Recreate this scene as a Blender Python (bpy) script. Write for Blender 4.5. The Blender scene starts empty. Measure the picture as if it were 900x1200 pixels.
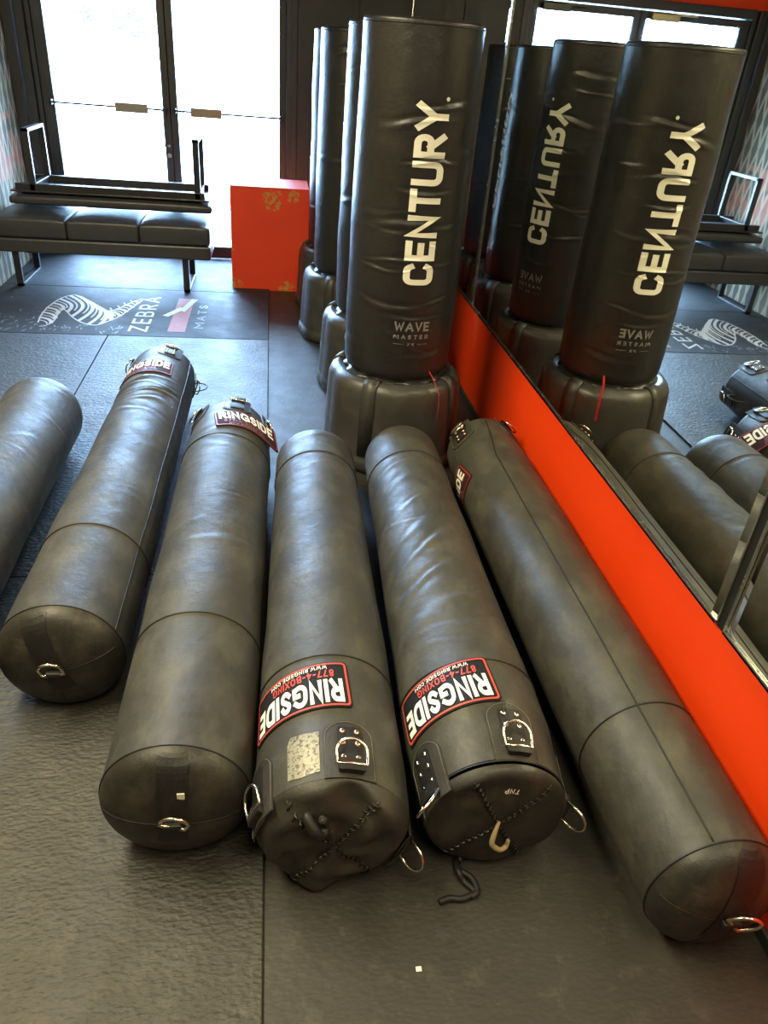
import bpy, bmesh, math, random
import numpy as np
from mathutils import Vector, Matrix
random.seed(4)
PI = math.pi
scene = bpy.context.scene
COL = scene.collection

# ------------------------------------------------------------------ materials
def new_mat(name):
    m = bpy.data.materials.new(name); m.use_nodes = True
    nt = m.node_tree
    return m, nt, nt.nodes['Principled BSDF']

def N(nt, t, **kw):
    n = nt.nodes.new(t)
    for k, v in kw.items():
        if k in n.inputs.keys() if isinstance(k, str) else False: n.inputs[k].default_value = v
        else: setattr(n, k, v)
    return n

def ramp(nt, fac, stops):
    r = nt.nodes.new('ShaderNodeValToRGB')
    e = r.color_ramp.elements
    while len(e) < len(stops): e.new(0.5)
    for i, (p, c) in enumerate(stops):
        e[i].position = p
        e[i].color = (c[0], c[1], c[2], 1) if hasattr(c, '__len__') else (c, c, c, 1)
    nt.links.new(fac, r.inputs[0])
    return r.outputs[0]

def noise(nt, vec, scale, detail=4, rough=.55):
    n = nt.nodes.new('ShaderNodeTexNoise')
    n.inputs['Scale'].default_value = scale; n.inputs['Detail'].default_value = detail
    n.inputs['Roughness'].default_value = rough
    if vec is not None: nt.links.new(vec, n.inputs['Vector'])
    return n.outputs['Fac']

def objvec(nt, scale=None):
    tc = nt.nodes.new('ShaderNodeTexCoord')
    if scale is None: return tc.outputs['Object']
    mp = nt.nodes.new('ShaderNodeMapping'); mp.inputs['Scale'].default_value = scale
    nt.links.new(tc.outputs['Object'], mp.inputs['Vector'])
    return mp.outputs[0]

def mathn(nt, op, a, b=None, clamp=False):
    n = nt.nodes.new('ShaderNodeMath'); n.operation = op; n.use_clamp = clamp
    for i, x in enumerate((a, b)):
        if x is None: continue
        if isinstance(x, (int, float)): n.inputs[i].default_value = x
        else: nt.links.new(x, n.inputs[i])
    return n.outputs[0]

def bump(nt, bsdf, h, strength, dist, prev=None):
    b = nt.nodes.new('ShaderNodeBump')
    b.inputs['Strength'].default_value = strength; b.inputs['Distance'].default_value = dist
    nt.links.new(h, b.inputs['Height'])
    if prev is not None: nt.links.new(prev, b.inputs['Normal'])
    nt.links.new(b.outputs[0], bsdf.inputs['Normal'])
    return b.outputs[0]

def leather(name, c0, c1, rough=(.36, .55), grain=.25, dust=None, spec=.5):
    m, nt, b = new_mat(name)
    v = objvec(nt)
    big = noise(nt, v, 5, 5, .6)
    col = ramp(nt, big, [(.3, c0), (.72, c1)])
    if dust:
        d = noise(nt, objvec(nt, (1, .6, 1)), 9, 8, .68)
        f = ramp(nt, d, [(.46, 0.0), (.72, 1.0)])
        mx = nt.nodes.new('ShaderNodeMix'); mx.data_type = 'RGBA'
        nt.links.new(mathn(nt, 'MULTIPLY', f, dust[1]), mx.inputs['Factor'])
        nt.links.new(col, mx.inputs[6]); mx.inputs[7].default_value = (*dust[0], 1)
        col = mx.outputs[2]
    nt.links.new(col, b.inputs['Base Color'])
    rr = noise(nt, v, 14, 6, .6)
    nt.links.new(ramp(nt, rr, [(.3, rough[0]), (.7, rough[1])]), b.inputs['Roughness'])
    b.inputs['Specular IOR Level'].default_value = spec
    vo = nt.nodes.new('ShaderNodeTexVoronoi'); vo.inputs['Scale'].default_value = 320
    nt.links.new(v, vo.inputs['Vector'])
    n1 = bump(nt, b, vo.outputs['Distance'], grain, .0006)
    bump(nt, b, noise(nt, v, 22, 5, .62), .32, .007, n1)
    return m

def plain(name, c, rough=.5, metal=0, spec=.5, bumps=None, emit=None):
    m, nt, b = new_mat(name)
    b.inputs['Base Color'].default_value = (*c, 1)
    b.inputs['Metallic'].default_value = metal
    b.inputs['Specular IOR Level'].default_value = spec
    v = objvec(nt)
    r = noise(nt, v, 18, 4)
    nt.links.new(ramp(nt, r, [(.3, max(.02, rough * .85)), (.7, min(1, rough * 1.15))]), b.inputs['Roughness'])
    if bumps: bump(nt, b, noise(nt, v, bumps[0], 5), bumps[1], bumps[2])
    return m

M = {}
M['bag'] = leather('bag_leather', (.032, .031, .025), (.056, .053, .041), (.42, .60), .25, ((.15, .138, .095), .42))
M['cap'] = leather('bag_end_leather', (.016, .015, .013), (.030, .028, .022), (.40, .6), .25, ((.10, .09, .06), .5))
M['band'] = leather('bag_band_leather', (.010, .0095, .009), (.014, .013, .012), (.45, .6), .2)
M['flap'] = leather('bag_flap_leather', (.026, .024, .019), (.040, .037, .029), (.42, .6), .3, ((.10, .09, .06), .35))
M['pipe'] = leather('bag_piping', (.010, .010, .009), (.016, .015, .013), (.4, .55), .2)
M['vinyl'] = leather('black_vinyl', (.013, .0125, .012), (.019, .018, .017), (.30, .42), .12)
M['plastic'] = leather('base_plastic', (.030, .029, .026), (.045, .043, .038), (.34, .46), .3, ((.10, .095, .08), .3))
M['bench'] = leather('bench_vinyl', (.036, .038, .042), (.046, .048, .052), (.34, .44), .1)
M['chrome'] = plain('nickel', (.80, .74, .60), .22, 1)
M['copper'] = plain('copper_rivet', (.80, .50, .33), .3, 1)
M['thread'] = plain('pale_thread', (.16, .15, .11), .7)
M['lace'] = plain('black_lace', (.010, .010, .009), .6)
M['ochre'] = plain('ochre_cord', (.42, .33, .17), .7)
M['white'] = plain('white_print', (.90, .87, .77), .5)
M['cream'] = plain('cream_print', (.82, .80, .68), .45)
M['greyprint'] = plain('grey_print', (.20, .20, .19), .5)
M['redprint'] = plain('red_print', (.62, .07, .045), .5)
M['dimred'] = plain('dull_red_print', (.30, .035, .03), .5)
M['patch'] = plain('black_patch', (.010, .009, .009), .7, spec=.25, bumps=(300, .2, .001))
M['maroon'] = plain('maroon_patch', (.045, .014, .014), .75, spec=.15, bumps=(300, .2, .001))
M['matwhite'] = plain('mat_white_print', (.62, .64, .66), .5)
M['matred'] = plain('mat_red_print', (.42, .11, .085), .6)
M['matgrey'] = plain('mat_grey_print', (.12, .13, .14), .5)
M['alu'] = plain('aluminium', (.72, .72, .66), .25, 1)
M['steel'] = plain('black_steel', (.022, .022, .024), .35, .0, bumps=(40, .1, .001))
M['doorframe'] = plain('door_frame_black', (.036, .040, .042), .45, 0, bumps=(30, .1, .002))
M['brass'] = plain('brass', (.62, .52, .28), .35, 1)
M['bronze'] = plain('bronze_box', (.30, .27, .20), .5, .2)
M['blackwall'] = plain('black_wall', (.035, .038, .038), .5, bumps=(12, .2, .004))
M['plaster'] = plain('grey_plaster', (.12, .115, .10), .8, bumps=(30, .2, .004))
M['ceil'] = plain('dark_ceiling', (.05, .05, .047), .8, bumps=(30, .2, .004))
M['tag'] = plain('white_tag', (.85, .82, .70), .6)
M['backing'] = plain('mirror_backing', (.012, .013, .012), .4)
M['redribbon'] = plain('red_ribbon', (.55, .03, .03), .5)

def red_paint(name, box=False):
    m, nt, b = new_mat(name)
    v = objvec(nt)
    n = noise(nt, v, 3, 5)
    col = ramp(nt, n, [(.3, (.90, .052, .003)), (.7, (.93, .060, .004))])
    if box:
        col = ramp(nt, n, [(.3, (.78, .055, .018)), (.7, (.84, .066, .022))])
        chip = noise(nt, v, 26, 6, .7)
        tot = None
        for (x, z, r) in ((.02, .66, .10), (.17, .69, .06), (-.27, .03, .075), (.26, .02, .10), (-.29, .30, .03), (.12, .03, .07)):
            vm = nt.nodes.new('ShaderNodeVectorMath'); vm.operation = 'DISTANCE'
            sep = nt.nodes.new('ShaderNodeSeparateXYZ'); nt.links.new(v, sep.inputs[0])
            cb = nt.nodes.new('ShaderNodeCombineXYZ')
            nt.links.new(sep.outputs[0], cb.inputs[0]); nt.links.new(sep.outputs[2], cb.inputs[2])
            nt.links.new(cb.outputs[0], vm.inputs[0]); vm.inputs[1].default_value = (x, 0, z)
            f = mathn(nt, 'SUBTRACT', 1.0, mathn(nt, 'DIVIDE', vm.outputs['Value'], r), True)
            tot = f if tot is None else mathn(nt, 'MAXIMUM', tot, f)
        f = mathn(nt, 'MULTIPLY', tot, ramp(nt, chip, [(.48, 0.0), (.56, 1.0)]))
        f = ramp(nt, f, [(.12, 0.0), (.3, 1.0)])
        mx = nt.nodes.new('ShaderNodeMix'); mx.data_type = 'RGBA'
        nt.links.new(f, mx.inputs['Factor']); nt.links.new(col, mx.inputs[6])
        mx.inputs[7].default_value = (.50, .30, .07, 1)
        col = mx.outputs[2]
    nt.links.new(col, b.inputs['Base Color'])
    b.inputs['Roughness'].default_value = .55; b.inputs['Specular IOR Level'].default_value = .3
    bump(nt, b, noise(nt, v, 40, 4), .08, .003)
    return m
M['red'] = red_paint('red_wall_paint')
M['redbox'] = red_paint('red_box_paint', True)

def rubber(name, c0, c1, rough, bstr, sc, dust):
    m, nt, b = new_mat(name)
    v = objvec(nt)
    n = noise(nt, v, 2.2, 6, .6)
    col = ramp(nt, n, [(.3, c0), (.72, c1)])
    d = ramp(nt, noise(nt, v, 16, 8, .7), [(.55, 0.0), (.8, 1.0)])
    mx = nt.nodes.new('ShaderNodeMix'); mx.data_type = 'RGBA'
    nt.links.new(mathn(nt, 'MULTIPLY', d, dust), mx.inputs['Factor'])
    nt.links.new(col, mx.inputs[6]); mx.inputs[7].default_value = (.17, .15, .115, 1)
    nt.links.new(mx.outputs[2], b.inputs['Base Color'])
    nt.links.new(ramp(nt, noise(nt, v, 7, 6, .65), [(.3, rough[0]), (.7, rough[1])]), b.inputs['Roughness'])
    vo = nt.nodes.new('ShaderNodeTexVoronoi'); vo.inputs['Scale'].default_value = sc * 1.6
    vo.feature = 'SMOOTH_F1'
    nt.links.new(objvec(nt, (1.0, 1.8, 1)), vo.inputs['Vector'])
    n1 = bump(nt, b, vo.outputs['Distance'], bstr, .004)
    bump(nt, b, noise(nt, objvec(nt, (.7, 1.5, 1)), sc, 6, .6), bstr, .008, n1)
    return m
M['mat'] = rubber('mat_rubber', (.028, .026, .022), (.044, .041, .034), (.44, .58), .55, 42, .35)
M['bannermat'] = rubber('banner_mat_rubber', (.024, .025, .028), (.036, .037, .040), (.56, .70), .3, 48, .2)
M['bannermat'].node_tree.nodes['Principled BSDF'].inputs['Specular IOR Level'].default_value = .22
M['floor'] = rubber('floor_rubber', (.024, .022, .018), (.036, .033, .027), (.46, .6), .16, 40, .35)

def wallpaper():
    m, nt, b = new_mat('woven_wallpaper')
    tc = nt.nodes.new('ShaderNodeTexCoord')
    sep = nt.nodes.new('ShaderNodeSeparateXYZ'); nt.links.new(tc.outputs['Object'], sep.inputs[0])
    y, z = sep.outputs[1], sep.outputs[2]
    wob = mathn(nt, 'MULTIPLY', noise(nt, tc.outputs['Object'], 2.2, 3), .5)
    masks = []
    for sg, fr, ph in ((1, 9.5, 0), (-1, 9.5, .37)):
        a = mathn(nt, 'ADD', mathn(nt, 'MULTIPLY', y, fr), mathn(nt, 'MULTIPLY', z, sg * 2.3))
        a = mathn(nt, 'ADD', mathn(nt, 'ADD', a, wob), ph)
        f = mathn(nt, 'ABSOLUTE', mathn(nt, 'SUBTRACT', mathn(nt, 'FRACT', a), .5))
        masks.append(mathn(nt, 'LESS_THAN', f, .13))
    line = mathn(nt, 'MAXIMUM', masks[0], masks[1])
    base = ramp(nt, noise(nt, tc.outputs['Object'], 3.0, 2), [(.35, (.075, .060, .034)), (.65, (.12, .098, .055))])
    redn = noise(nt, tc.outputs['Object'], 5.5, 1)
    zone = mathn(nt, 'MULTIPLY', mathn(nt, 'GREATER_THAN', z, .62), mathn(nt, 'LESS_THAN', z, 1.05))
    rf = mathn(nt, 'MULTIPLY', mathn(nt, 'GREATER_THAN', redn, .50), zone)
    mx = nt.nodes.new('ShaderNodeMix'); mx.data_type = 'RGBA'
    nt.links.new(rf, mx.inputs['Factor']); nt.links.new(base, mx.inputs[6]); mx.inputs[7].default_value = (.36, .10, .05, 1)
    mx2 = nt.nodes.new('ShaderNodeMix'); mx2.data_type = 'RGBA'
    nt.links.new(mathn(nt, 'MULTIPLY', line, .9), mx2.inputs['Factor']); nt.links.new(mx.outputs[2], mx2.inputs[6]); mx2.inputs[7].default_value = (.38, .31, .18, 1)
    nt.links.new(mx2.outputs[2], b.inputs['Base Color'])
    b.inputs['Roughness'].default_value = .75
    return m
M['wallpaper'] = wallpaper()

def mirror_mat():
    m, nt, b = new_mat('mirror_glass')
    b.inputs['Metallic'].default_value = 1
    b.inputs['Base Color'].default_value = (.90, .92, .86, 1)
    r = noise(nt, objvec(nt), 3, 6)
    nt.links.new(ramp(nt, r, [(.3, .006), (.75, .022)]), b.inputs['Roughness'])
    return m
M['mirror'] = mirror_mat()

def glass_mat():
    m = bpy.data.materials.new('door_glass'); m.use_nodes = True
    nt = m.node_tree; nt.nodes.clear()
    out = nt.nodes.new('ShaderNodeOutputMaterial')
    tr = nt.nodes.new('ShaderNodeBsdfTransparent'); tr.inputs[0].default_value = (.95, .97, .97, 1)
    gl = nt.nodes.new('ShaderNodeBsdfGlossy'); gl.inputs['Roughness'].default_value = .02
    fr = nt.nodes.new('ShaderNodeFresnel'); fr.inputs[0].default_value = 1.45
    mx = nt.nodes.new('ShaderNodeMixShader')
    nt.links.new(fr.outputs[0], mx.inputs[0]); nt.links.new(tr.outputs[0], mx.inputs[1]); nt.links.new(gl.outputs[0], mx.inputs[2])
    nt.links.new(mx.outputs[0], out.inputs[0])
    return m
M['glass'] = glass_mat()
def ground_mat():
    m, nt, b = new_mat('pavement')
    v = objvec(nt)
    nt.links.new(ramp(nt, noise(nt, v, 6, 6), [(.3, (.56, .55, .53)), (.7, (.66, .65, .62))]), b.inputs['Base Color'])
    b.inputs['Roughness'].default_value = .9
    return m
M['pave'] = ground_mat()
M['leaf'] = plain('foliage', (.055, .062, .055), .9, spec=.1)
M['bark'] = plain('bark', (.16, .12, .09), .9)

# ------------------------------------------------------------------ helpers
def link(name, me, mat=None, parent=None, smooth=False):
    o = bpy.data.objects.new(name, me); COL.objects.link(o)
    if mat: me.materials.append(M[mat])
    if smooth:
        me.polygons.foreach_set('use_smooth', [True] * len(me.polygons))
    if parent is not None: o.parent = parent
    return o

def mesh(name, verts, faces, mat=None, parent=None, smooth=False):
    me = bpy.data.meshes.new(name)
    me.from_pydata([tuple(v) for v in verts], [], faces); me.update()
    return link(name, me, mat, parent, smooth)

def from_bm(name, bm, mat, parent=None, smooth=False):
    me = bpy.data.meshes.new(name); bm.to_mesh(me); bm.free()
    return link(name, me, mat, parent, smooth)

def thing(name, label, cat, loc=(0, 0, 0), rz=0, group=None):
    o = bpy.data.objects.new(name, None); COL.objects.link(o)
    o.empty_display_size = .1
    o.location = loc; o.rotation_euler = (0, 0, rz); o['label'] = label; o['category'] = cat
    if group: o['group'] = group
    return o

def tag(o, label, cat, group=None):
    o['label'] = label; o['category'] = cat
    if group: o['group'] = group
    return o

def add_box(bm, x0, x1, y0, y1, z0, z1, bev=0, seg=2):
    t = bmesh.new()
    bmesh.ops.create_cube(t, size=1)
    for v in t.verts:
        v.co = Vector(((x0 + x1) / 2 + v.co.x * (x1 - x0), (y0 + y1) / 2 + v.co.y * (y1 - y0), (z0 + z1) / 2 + v.co.z * (z1 - z0)))
    if bev: bmesh.ops.bevel(t, geom=t.edges[:], offset=bev, segments=seg, profile=.5, affect='EDGES')
    me = bpy.data.meshes.new('tmp'); t.to_mesh(me); t.free(); bm.from_mesh(me); bpy.data.meshes.remove(me)

def box(name, x0, x1, y0, y1, z0, z1, mat, parent=None, bev=0, smooth=False, seg=2):
    bm = bmesh.new(); add_box(bm, x0, x1, y0, y1, z0, z1, bev, seg)
    return from_bm(name, bm, mat, parent, smooth)

def struct(o):
    o['kind'] = 'structure'; return o

def tube_data(pts, r, closed=False, n=8):
    P = [Vector(p) for p in pts]; V = []; F = []
    m = len(P); prev = None
    for i in range(m):
        a = P[(i - 1) % m] if (closed or i > 0) else P[i]
        b = P[(i + 1) % m] if (closed or i < m - 1) else P[i]
        t = (b - a).normalized()
        if prev is None:
            u = t.orthogonal().normalized()
        else:
            u = (prev - t * prev.dot(t)).normalized()
        prev = u; w = t.cross(u)
        rr = r[i] if hasattr(r, '__len__') else r
        for k in range(n):
            an = 2 * PI * k / n
            V.append(P[i] + (u * math.cos(an) + w * math.sin(an)) * rr)
    for i in range(m if closed else m - 1):
        for k in range(n):
            j = (i + 1) % m
            F.append((i * n + k, i * n + (k + 1) % n, j * n + (k + 1) % n, j * n + k))
    if not closed:
        F.append(tuple(range(n))[::-1]); F.append(tuple((m - 1) * n + k for k in range(n)))
    return V, F

def curvy(P, k=6):
    P = [Vector(p) for p in P]; out = []
    for i in range(len(P) - 1):
        a, b, c, d = P[max(i - 1, 0)], P[i], P[i + 1], P[min(i + 2, len(P) - 1)]
        for j in range(k):
            t = j / k
            out.append(.5 * ((2 * b) + (c - a) * t + (2 * a - 5 * b + 4 * c - d) * t * t + (3 * b - a - 3 * c + d) * t ** 3))
    return out + [P[-1]]

def tubes(name, paths, r, mat, parent=None, closed=False, n=8):
    V = []; F = []
    if 'lace' == name or 'cord' in name or 'lace_loop' == name:
        if hasattr(r, '__len__'):
            m = len(paths[0]); r = list(np.interp(np.linspace(0, m - 1, (m - 1) * 6 + 1), np.arange(m), r))
        paths = [curvy(p) for p in paths]
    for p in paths:
        v, f = tube_data(p, r, closed, n)
        b = len(V); V += v; F += [tuple(b + i for i in q) for q in f]
    return mesh(name, V, F, mat, parent, True)

def lathe(name, prof, mat, parent=None, n=48, axis_xy=(0, 0), smooth=True, shape=None):
    V = []; F = []
    for (r, z) in prof:
        for k in range(n):
            a = 2 * PI * k / n
            rr = r * (shape(a) if shape else 1)
            V.append((axis_xy[0] + rr * math.cos(a), axis_xy[1] + rr * math.sin(a), z))
    for i in range(len(prof) - 1):
        for k in range(n):
            F.append((i * n + k, i * n + (k + 1) % n, (i + 1) * n + (k + 1) % n, (i + 1) * n + k))
    F.append(tuple(range(n))[::-1]); F.append(tuple((len(prof) - 1) * n + k for k in range(n)))
    return mesh(name, V, F, mat, parent, smooth)

# ------------------------------------------------------------------ stroke lettering
def arc(cx, cy, rx, ry, a0, a1, n=8):
    return [(cx + rx * math.cos(math.radians(a0 + (a1 - a0) * i / n)), cy + ry * math.sin(math.radians(a0 + (a1 - a0) * i / n))) for i in range(n + 1)]
G = {
 'A': (.78, [[(0, 0), (.39, 1), (.78, 0)], [(.14, .3), (.64, .3)]]),
 'B': (.62, [[(0, 0), (0, 1), (.36, 1)] + arc(.36, .76, .2, .24, 90, -90) + [(0, .52)], [(.36, .52)] + arc(.38, .26, .24, .26, 90, -90) + [(0, 0)]]),
 'C': (.62, [[(.62, .78)] + arc(.34, .72, .28, .28, 30, 180) + arc(.34, .28, .28, .28, 180, 330) + [(.62, .22)]]),
 'D': (.66, [[(0, 0), (0, 1), (.3, 1)] + arc(.3, .64, .36, .36, 90, 0) + arc(.3, .36, .36, .36, 0, -90) + [(0, 0)]]),
 'E': (.52, [[(.52, 1), (0, 1), (0, 0), (.52, 0)], [(0, .51), (.46, .51)]]),
 'G': (.80, [[(.76, .82)] + arc(.40, .66, .38, .34, 35, 180) + arc(.40, .34, .40, .34, 180, 300) + [(.80, .08), (.80, .44), (.50, .44)]]),
 'I': (0, [[(0, 0), (0, 1)]]),
 'M': (1.0, [[(0, 0), (0, 1), (.5, .35), (1.0, 1), (1.0, 0)]]),
 'N': (.62, [[(0, 0), (0, 1), (.62, 0), (.62, 1)]]),
 'O': (.68, [arc(.34, .68, .34, .32, 0, 180) + arc(.34, .32, .34, .32, 180, 360) + [(.68, .68)]]),
 'P': (.58, [[(0, 0), (0, 1), (.3, 1)] + arc(.3, .72, .28, .28, 90, -90) + [(0, .44)]]),
 'R': (.62, [[(0, 0), (0, 1), (.34, 1)] + arc(.34, .73, .27, .27, 90, -90) + [(0, .46)], [(.3, .46), (.62, 0)]]),
 'S': (.58, [[(.55, .82)] + arc(.29, .75, .26, .25, 30, 180) + [(.06, .66), (.52, .36)] + arc(.29, .25, .26, .25, 0, -150) + [(.02, .17)]]),
 'T': (.62, [[(0, 1), (.62, 1)], [(.31, 1), (.31, 0)]]),
 'U': (.62, [[(0, 1)] + arc(.31, .3, .31, .3, 180, 360) + [(.62, 1)]]),
 'V': (.72, [[(0, 1), (.36, 0), (.72, 1)]]),
 'W': (1.0, [[(0, 1), (.25, 0), (.5, .8), (.75, 0), (1, 1)]]),
 'X': (.66, [[(0, 0), (.66, 1)], [(0, 1), (.66, 0)]]),
 'Y': (.68, [[(0, 1), (.34, .46), (.68, 1)], [(.34, .46), (.34, 0)]]),
 'Z': (.6, [[(0, 1), (.6, 1), (0, 0), (.6, 0)]]),
 '7': (.54, [[(0, 1), (.54, 1), (.18, 0)]]),
 '8': (.56, [arc(.28, .76, .24, .24, -90, 270, 12), arc(.28, .26, .28, .26, 90, 450, 12)]),
 '4': (.58, [[(.44, 0), (.44, 1), (0, .3), (.6, .3)]]),
 '-': (.3, [[(0, .45), (.3, .45)]]),
 '.': (.0, [[(0, 0), (0, .03)]]),
 ' ': (.25, []),
}
SQ = {
 'C': (.80, [arc(.56, .76, .24, .24, 20, 90, 5) + arc(.24, .76, .24, .24, 90, 180, 6) + arc(.24, .24, .24, .24, 180, 270, 6) + arc(.56, .24, .24, .24, 270, 340, 5)]),
 'E': (.70, [[(.70, 1), (0, 1), (0, 0), (.70, 0)], [(0, .5), (.62, .5)]]),
 'N': (.80, [[(0, 0), (0, 1), (.80, 0), (.80, 1)]]),
 'T': (.80, [[(0, 1), (.80, 1)], [(.40, 1), (.40, 0)]]),
 'U': (.80, [[(0, 1)] + arc(.26, .26, .26, .26, 180, 270, 6) + arc(.54, .26, .26, .26, 270, 360, 6) + [(.80, 1)]]),
 'R': (.76, [[(0, 0), (0, 1), (.52, 1)] + arc(.52, .74, .24, .26, 90, -90, 8) + [(0, .48)], [(.36, .48), (.78, 0)]]),
 'Y': (.90, [[(0, 1), (.45, .42), (.90, 1)], [(.45, .42), (.45, 0)]]),
}
def stroke_poly(pl, t):
    """one stroke as quads with mitred joins"""
    P = [Vector(p) for p in pl]; n = len(P); L = []; Rr = []
    for i in range(n):
        d0 = (P[i] - P[i - 1]).normalized() if i > 0 and (P[i] - P[i - 1]).length > 1e-6 else None
        d1 = (P[i + 1] - P[i]).normalized() if i < n - 1 and (P[i + 1] - P[i]).length > 1e-6 else None
        d0 = d0 or d1; d1 = d1 or d0
        n0 = Vector((-d0.y, d0.x)); n1 = Vector((-d1.y, d1.x))
        mn = n0 + n1
        if mn.length < 1e-3: mn = n0
        mn.normalize()
        k = min(1 / max(mn.dot(n0), .35), 1.9)
        q = P[i]
        if i == 0: q = q - d1 * t * .5
        if i == n - 1: q = q + d0 * t * .5
        L.append(q + mn * t * .5 * k); Rr.append(q - mn * t * .5 * k)
    return [[L[i], Rr[i], Rr[i + 1], L[i + 1]] for i in range(n - 1)]

def text_polys(s, height, weight=.2, gap=.16, length=None, slant=0, font=None):
    """quads of a word, centred on (0,0); weight relative to cap height"""
    sc = height * (1 - weight); t = height * weight
    x = 0; quads = []
    for ch in s:
        w, strokes = (font or G)[ch]
        for pl in strokes:
            pts = [(x + px * sc, py * sc) for px, py in pl]
            clean = [pts[0]]
            for p in pts[1:]:
                if (Vector(p) - Vector(clean[-1])).length > 1e-5: clean.append(p)
            if len(clean) > 1: quads += stroke_poly(clean, t)
        x += w * sc + t + gap * height
    W = x - gap * height - t
    fx = 1 if length is None else (length - t) / W
    out = []
    for q in quads:
        out.append([Vector(((p.x - W / 2) * fx + slant * (p.y - sc / 2), p.y - sc / 2)) for p in q])
    return out

def round_rect(w, h, r, n=5):
    pts = []
    for cx, cy, a in ((w / 2 - r, h / 2 - r, 0), (-w / 2 + r, h / 2 - r, 90), (-w / 2 + r, -h / 2 + r, 180), (w / 2 - r, -h / 2 + r, 270)):
        pts += [Vector(p) for p in arc(cx, cy, r, r, a, a + 90, n)]
    return pts

def ring_quads(outer, inner):
    n = len(outer)
    return [[outer[i], outer[(i + 1) % n], inner[(i + 1) % n], inner[i]] for i in range(n)]

def drape(name, polys, fmap, off, thick, mat, parent, step=.012, smooth=True):
    """lay 2-D polygons over a surface: fmap(u,v,offset)->xyz"""
    bm = bmesh.new()
    for i_, p in enumerate(polys):
        vs = [bm.verts.new((q[0], q[1], (i_ % 9) * 4e-5)) for q in p]
        try: bm.faces.new(vs)
        except ValueError: pass
    us = [v.co.x for v in bm.verts]; vs_ = [v.co.y for v in bm.verts]
    if step:
        for ax, lo, hi in ((0, min(us), max(us)), (1, min(vs_), max(vs_))):
            k = int((hi - lo) / step)
            for i in range(1, k + 1):
                co = [0, 0, 0]; no = [0, 0, 0]; co[ax] = lo + i * step; no[ax] = 1
                bmesh.ops.bisect_plane(bm, geom=bm.verts[:] + bm.edges[:] + bm.faces[:], plane_co=co, plane_no=no, dist=1e-6)
    bmesh.ops.triangulate(bm, faces=[f for f in bm.faces if len(f.verts) > 4])
    for f in bm.faces:
        f.normal_update()
        if f.normal.z < 0: f.normal_flip()
    top = {v: v.co.copy() for v in bm.verts}
    if thick:
        bd = [e for e in bm.edges if len(e.link_faces) == 1]
        r = bmesh.ops.extrude_edge_only(bm, edges=bd)
        newv = [g for g in r['geom'] if isinstance(g, bmesh.types.BMVert)]
    else: newv = []
    ns = set(newv)
    for v in bm.verts:
        o = off - thick if v in ns else off + v.co.z
        v.co = fmap(v.co.x, v.co.y, o)
    return from_bm(name, bm, mat, parent, False)

# ------------------------------------------------------------------ camera
Rm = [[0.9890093370324512, -0.0035870080427918977, 0.14780955529305978],
      [-0.12752885102572886, -0.5265395743107744, 0.8405310635786674],
      [0.07481258863779947, -0.850143052702267, -0.5212100023247654]]
CH = 1.6
cam = bpy.data.cameras.new('camera'); co = bpy.data.objects.new('camera', cam); COL.objects.link(co)
right = Vector([Rm[i][0] for i in range(3)]); down = Vector([Rm[i][1] for i in range(3)]); fwd = Vector([Rm[i][2] for i in range(3)])
mw = Matrix((( right.x, -down.x, -fwd.x, 0), (right.y, -down.y, -fwd.y, 0), (right.z, -down.z, -fwd.z, CH), (0, 0, 0, 1)))
co.matrix_world = mw
cam.sensor_fit = 'VERTICAL'; cam.sensor_height = 36; cam.lens = 870 / 1200 * 36
cam.clip_start = .05; cam.clip_end = 200
scene.camera = co

# ------------------------------------------------------------------ room shell
XW = 1.066          # mirror plane
WX = 1.078          # red wall plane behind the mirrors
LX = -1.93; DY = 6.8; BY = -3.2; CZ = 3.0; FZ = -.012
struct(box('floor', LX - .2, WX + .2, BY - .2, DY + .2, FZ - .1, FZ, 'floor'))
struct(box('ceiling', LX - .2, WX + .2, BY - .2, DY + .2, CZ, CZ + .1, 'ceil'))
struct(box('wall_right', WX, WX + .2, BY, DY, FZ, CZ, 'red'))
struct(box('wall_left', LX - .2, LX, BY, DY, FZ, CZ, 'wallpaper'))
struct(box('wall_behind', LX - .2, WX + .2, BY - .2, BY, FZ, CZ, 'plaster'))
GL0, GL1, GR0, GR1 = -1.66, -.85, -.735, .06     # glass edges
# wall around the doors: dark panels both sides, red band above
struct(box('wall_front', GR1 + .13, WX, DY - .02, DY + .18, FZ, CZ, 'blackwall'))
struct(box('trim_1', LX, GR1 + .13, DY, DY + .16, 2.145, CZ, 'red'))
# stepped black jambs left of the doors, one post right of them
bm = bmesh.new()
add_box(bm, LX, -1.855, DY - .06, DY + .16, FZ, 2.145, .006)
add_box(bm, -1.85, -1.785, DY - .03, DY + .16, FZ, 2.145, .006)
add_box(bm, -1.78, -1.745, DY + .0, DY + .16, FZ, 2.145, .006)
struct(from_bm('trim_2', bm, 'doorframe'))
bm = bmesh.new()
add_box(bm, GR1 + .055, GR1 + .10, DY - .03, DY + .16, FZ, 2.145, .006)
add_box(bm, GR1 + .095, GR1 + .14, DY - .05, DY + .16, FZ, 2.145, .006)
struct(from_bm('trim_3', bm, 'doorframe'))
struct(box('trim_8', GR1 + .03, GR1 + .10, DY + .075, DY + .16, FZ, 2.145, 'doorframe'))
struct(box('trim_9', -1.80, -1.72, DY + .075, DY + .16, FZ, 2.145, 'doorframe'))
struct(box('trim_4', -1.745, GR1 + .055, DY - .03, DY + .16, 2.08, 2.145, 'doorframe', None, .005))
bm = bmesh.new(); add_box(bm, .2, WX - .001, DY - .045, DY - .02, FZ, 2.2, .004); add_box(bm, .62, .66, DY - .06, DY - .04, FZ, 2.2, .004)
struct(from_bm('trim_5', bm, 'blackwall'))
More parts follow.
